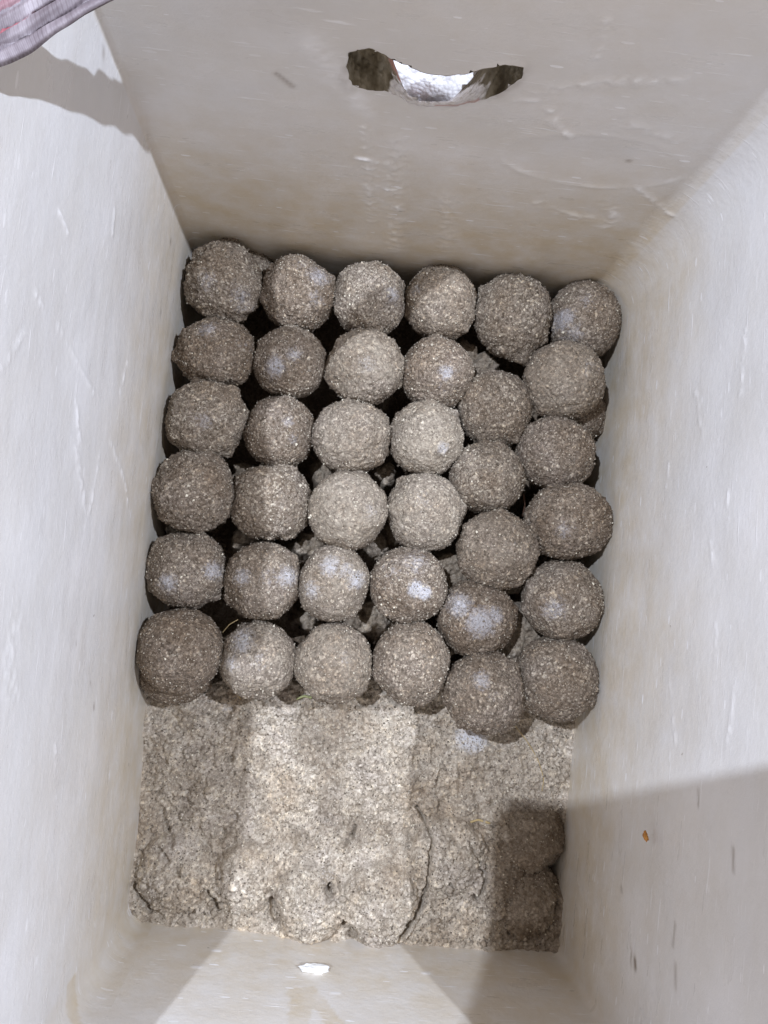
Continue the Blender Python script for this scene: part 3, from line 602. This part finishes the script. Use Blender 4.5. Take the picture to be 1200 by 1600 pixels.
# eggs of the layer below, of which only a side shows
g2 = 'lower layer eggs showing between the others'
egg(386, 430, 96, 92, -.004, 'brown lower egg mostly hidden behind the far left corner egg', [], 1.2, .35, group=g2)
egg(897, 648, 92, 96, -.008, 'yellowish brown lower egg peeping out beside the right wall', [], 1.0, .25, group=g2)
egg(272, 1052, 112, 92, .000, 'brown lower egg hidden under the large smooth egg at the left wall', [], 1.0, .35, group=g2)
egg(818, 1300, 122, 116, -.0292, 'dark half buried egg in the shaded corner, farther of the two', [], 2.0, .62, mat=M_BED, group='half buried eggs in the shaded corner')  # strong brown on both eggs paints in the corner's shade
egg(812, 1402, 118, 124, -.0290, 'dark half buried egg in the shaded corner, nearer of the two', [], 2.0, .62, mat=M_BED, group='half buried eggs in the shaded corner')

# ---------------------------------------------------------------- fibres
M_STRAW = simple('dry_straw', (.42, .31, .15), .7); M_DARK = simple('dark_fibre', (.10, .05, .03), .7); M_GREEN = simple('green_shred', (.30, .31, .14), .6)
def fibre(pts, r, mat, label, name='straw_fibre'):
    P = np.array(pts, float); k = np.linspace(0, len(P)-1, 28); P = np.stack([np.interp(k, np.arange(len(P)), P[:, i]) for i in range(3)], 1)
    for _ in range(3): P[1:-1] = (P[:-2]+2*P[1:-1]+P[2:])/4
    T = np.gradient(P, axis=0); T /= np.linalg.norm(T, axis=1)[:, None]; A = np.cross(T, [0, 0, 1.]); A /= np.linalg.norm(A, axis=1)[:, None]; B = np.cross(T, A)
    an = np.arange(6)*math.pi/3; Vf = (P[:, None]+r*(A[:, None]*np.cos(an)[None, :, None]+B[:, None]*np.sin(an)[None, :, None])).reshape(-1, 3)
    i = np.arange(27)[:, None]*6; j = np.arange(6)[None]; j2 = (j+1) % 6
    Ff = np.stack([(i+j).ravel(), (i+j2).ravel(), (i+6+j2).ravel(), (i+6+j).ravel()], 1)
    return tag(mesh(name, Vf, Ff, mat), label, 'fibre')
def onbed(px, py, dz=.0012):
    q = W(px, py); return (q[0], q[1], float(bedz(np.array([q[0]]), np.array([q[1]]))[0])+dz)
fibre([onbed(*q, .0016) for q in ((812, 1140), (832, 1165), (850, 1195), (858, 1225), (856, 1245))], .00035, M_STRAW, 'thin curved straw fibre on the mud near the right wall')
fibre([at_z(352, 1048, .004), at_z(362, 1075, .006), onbed(372, 1098)], .0004, M_STRAW, 'straw fibre bridging the dark gap right of the large smooth egg')
fibre([at_z(348, 988, .018), at_z(358, 976, .022), at_z(372, 968, .02)], .0003, M_STRAW, 'short pale hair of straw above the egg with the white upper left patch')
fibre([onbed(462, 1096, .002), onbed(474, 1091, .003), onbed(486, 1094, .002)], .0010, M_GREEN, 'yellow green shred at the far edge of the open mud', 'green_shred')
fibre([onbed(740, 1293, .002), onbed(752, 1288, .0025), onbed(768, 1290, .002)], .0009, M_STRAW, 'short pale chip of straw beside the shaded corner')
fibre([at_z(818, 772, .010), at_z(820, 790, .006), at_z(817, 806, .0)], .0007, M_DARK, 'dark reddish shred in the gap left of the ragged right wall egg', 'dark_shred')

# ---------------------------------------------------------------- woven sack lying over the far left corner of the rim
def sack_material():
    t = NT('woven_sack'); uv = t.attr('cloth').outputs['Vector']
    sx = t.n('ShaderNodeSeparateXYZ'); t.l(uv, sx.inputs[0])
    n1 = t.n('ShaderNodeTexNoise'); n1.inputs['Scale'].default_value = 90.; n1.inputs['Detail'].default_value = 4.; t.l(uv, n1.inputs['Vector'])
    base = t.ramp(n1.outputs['Fac'], [(.3, (.07, .052, .062)), (.52, (.15, .125, .142)), (.75, (.27, .24, .265))])
    u_ = t.math('ADD', sx.outputs[1], t.math('MULTIPLY', t.math('SUBTRACT', n1.outputs['Fac'], .5), .004))
    red = t.math('MULTIPLY', t.math('LESS_THAN', t.math('ABSOLUTE', t.math('SUBTRACT', u_, .0118)), .0013), .75)
    red2 = t.math('MULTIPLY', t.math('LESS_THAN', t.math('ABSOLUTE', t.math('SUBTRACT', u_, .0215)), .0008), .3)
    c = t.mix(t.math('MAXIMUM', red, red2), base, (.30, .06, .08)); t.l(c, t.b.inputs['Base Color']); t.b.inputs['Roughness'].default_value = .6
    wv = t.n('ShaderNodeTexWave', wave_type='BANDS'); wv.inputs['Scale'].default_value = 170.; t.l(uv, wv.inputs['Vector'])
    wv2 = t.n('ShaderNodeTexWave', wave_type='BANDS', bands_direction='Y'); wv2.inputs['Scale'].default_value = 170.; t.l(uv, wv2.inputs['Vector'])
    bp = t.n('ShaderNodeBump'); bp.inputs['Strength'].default_value = .5; bp.inputs['Distance'].default_value = .0006
    t.l(t.math('ADD', wv.outputs['Fac'], wv2.outputs['Fac']), bp.inputs['Height']); t.l(bp.outputs[0], t.b.inputs['Normal']); return t.m
# strip across the corner, widening to a sheet over the left rim and down the outside
near_e = np.array([(-.215, .02), (-.155, .02), (-.1208, .03), (-.1202, .10), (-.1192, .1755), (-.098, .1905), (-.067, .2130), (-.030, .2370), (.005, .2560), (.035, .272), (.050, .281)])  # unseen overhang along the left rim is added to shade the second egg column
far_e = np.array([(-.215, .330), (-.185, .320), (-.160, .300), (-.140, .260), (-.122, .222), (-.0976, .2100), (-.079, .2210), (-.050, .2410), (-.029, .2555), (.012, .292), (.028, .300)])
def dens(P, n_):
    k = np.linspace(0, len(P)-1, n_); return np.stack([np.interp(k, np.arange(len(P)), P[:, i]) for i in range(2)], 1)
ns, nt = 150, 26; A_, B_ = dens(near_e, ns), dens(far_e, ns); tt = np.linspace(0, 1, nt)
G = A_[:, None]*(1-tt)[None, :, None]+B_[:, None]*tt[None, :, None]
G += .0014*np.stack([vn(v3(G[..., 0]*90, G[..., 1]*90), 51), vn(v3(G[..., 0]*90, G[..., 1]*90), 52)], -1)
SU = np.repeat(np.linspace(0, .30, ns)[:, None], nt, 1); SV = tt[None]*np.linalg.norm(B_-A_, axis=1)[:, None]
gz = H+.0050+.0018*fbm(v3(G[..., 0]*45, G[..., 1]*45), 3, 53)+.0012*np.sin(SV*900+2*vn(v3(SU*30, SV*30), 54))
outm = np.clip((-.153-G[..., 0]), 0, 1); gz = gz-np.clip(outm-.012, 0, 1)*3.0
Vs = np.c_[G.reshape(-1, 2), gz.ravel()]
sk = mesh('woven_sack', Vs, gridf(ns, nt), sack_material(), None, True, None, dict(cloth=np.stack([SU.ravel(), SV.ravel(), 0*SU.ravel()], 1)))
md = sk.modifiers.new('thickness', 'SOLIDIFY'); md.thickness = .0016; md.offset = 1
tag(sk, 'crumpled lilac white woven sack with a red stripe over the far left corner', 'sack')

# ---------------------------------------------------------------- the phone that takes the picture, just above the lens
ph = empty('phone'); ph.matrix_world = Mc
tag(ph, 'dark phone held flat over the box, its shadow falls in the near right corner', 'phone')
def slab(name, x0, x1, y0, y1, z0, z1, r, mat):
    bm = bmesh.new(); vs = []
    for cx, cy, a0 in ((x1-r, y1-r, 0), (x0+r, y1-r, 90), (x0+r, y0+r, 180), (x1-r, y0+r, 270)):
        for k in range(9):
            a = math.radians(a0+k*11.25); vs.append(bm.verts.new((cx+r*math.cos(a), cy+r*math.sin(a), z0)))
    f = bm.faces.new(vs); e_ = bmesh.ops.extrude_face_region(bm, geom=[f]); bmesh.ops.translate(bm, vec=(0, 0, z1-z0), verts=[v for v in e_['geom'] if isinstance(v, bmesh.types.BMVert)])
    bmesh.ops.recalc_face_normals(bm, faces=bm.faces[:]); return bmobj(name, bm, mat, ph, False)
M_PH = simple('phone_back', (.02, .022, .028), .3); M_GL = simple('phone_glass', (.01, .01, .012), .08)
slab('phone_body', -.094, .058, -.058, .044, .0040, .0120, .011, M_PH)
slab('screen', -.091, .055, -.055, .041, .0121, .0128, .009, M_GL)
slab('camera_bump', -.016, .016, -.024, .012, .0022, .0039, .006, M_PH)
for yy in (0., -.014): slab('lens', -.0045, .0045, yy-.0045, yy+.0045, .0015, .0021, .0044, M_GL)
print('tris', sum(len(o.data.polygons) for o in S.objects if o.type == 'MESH'))
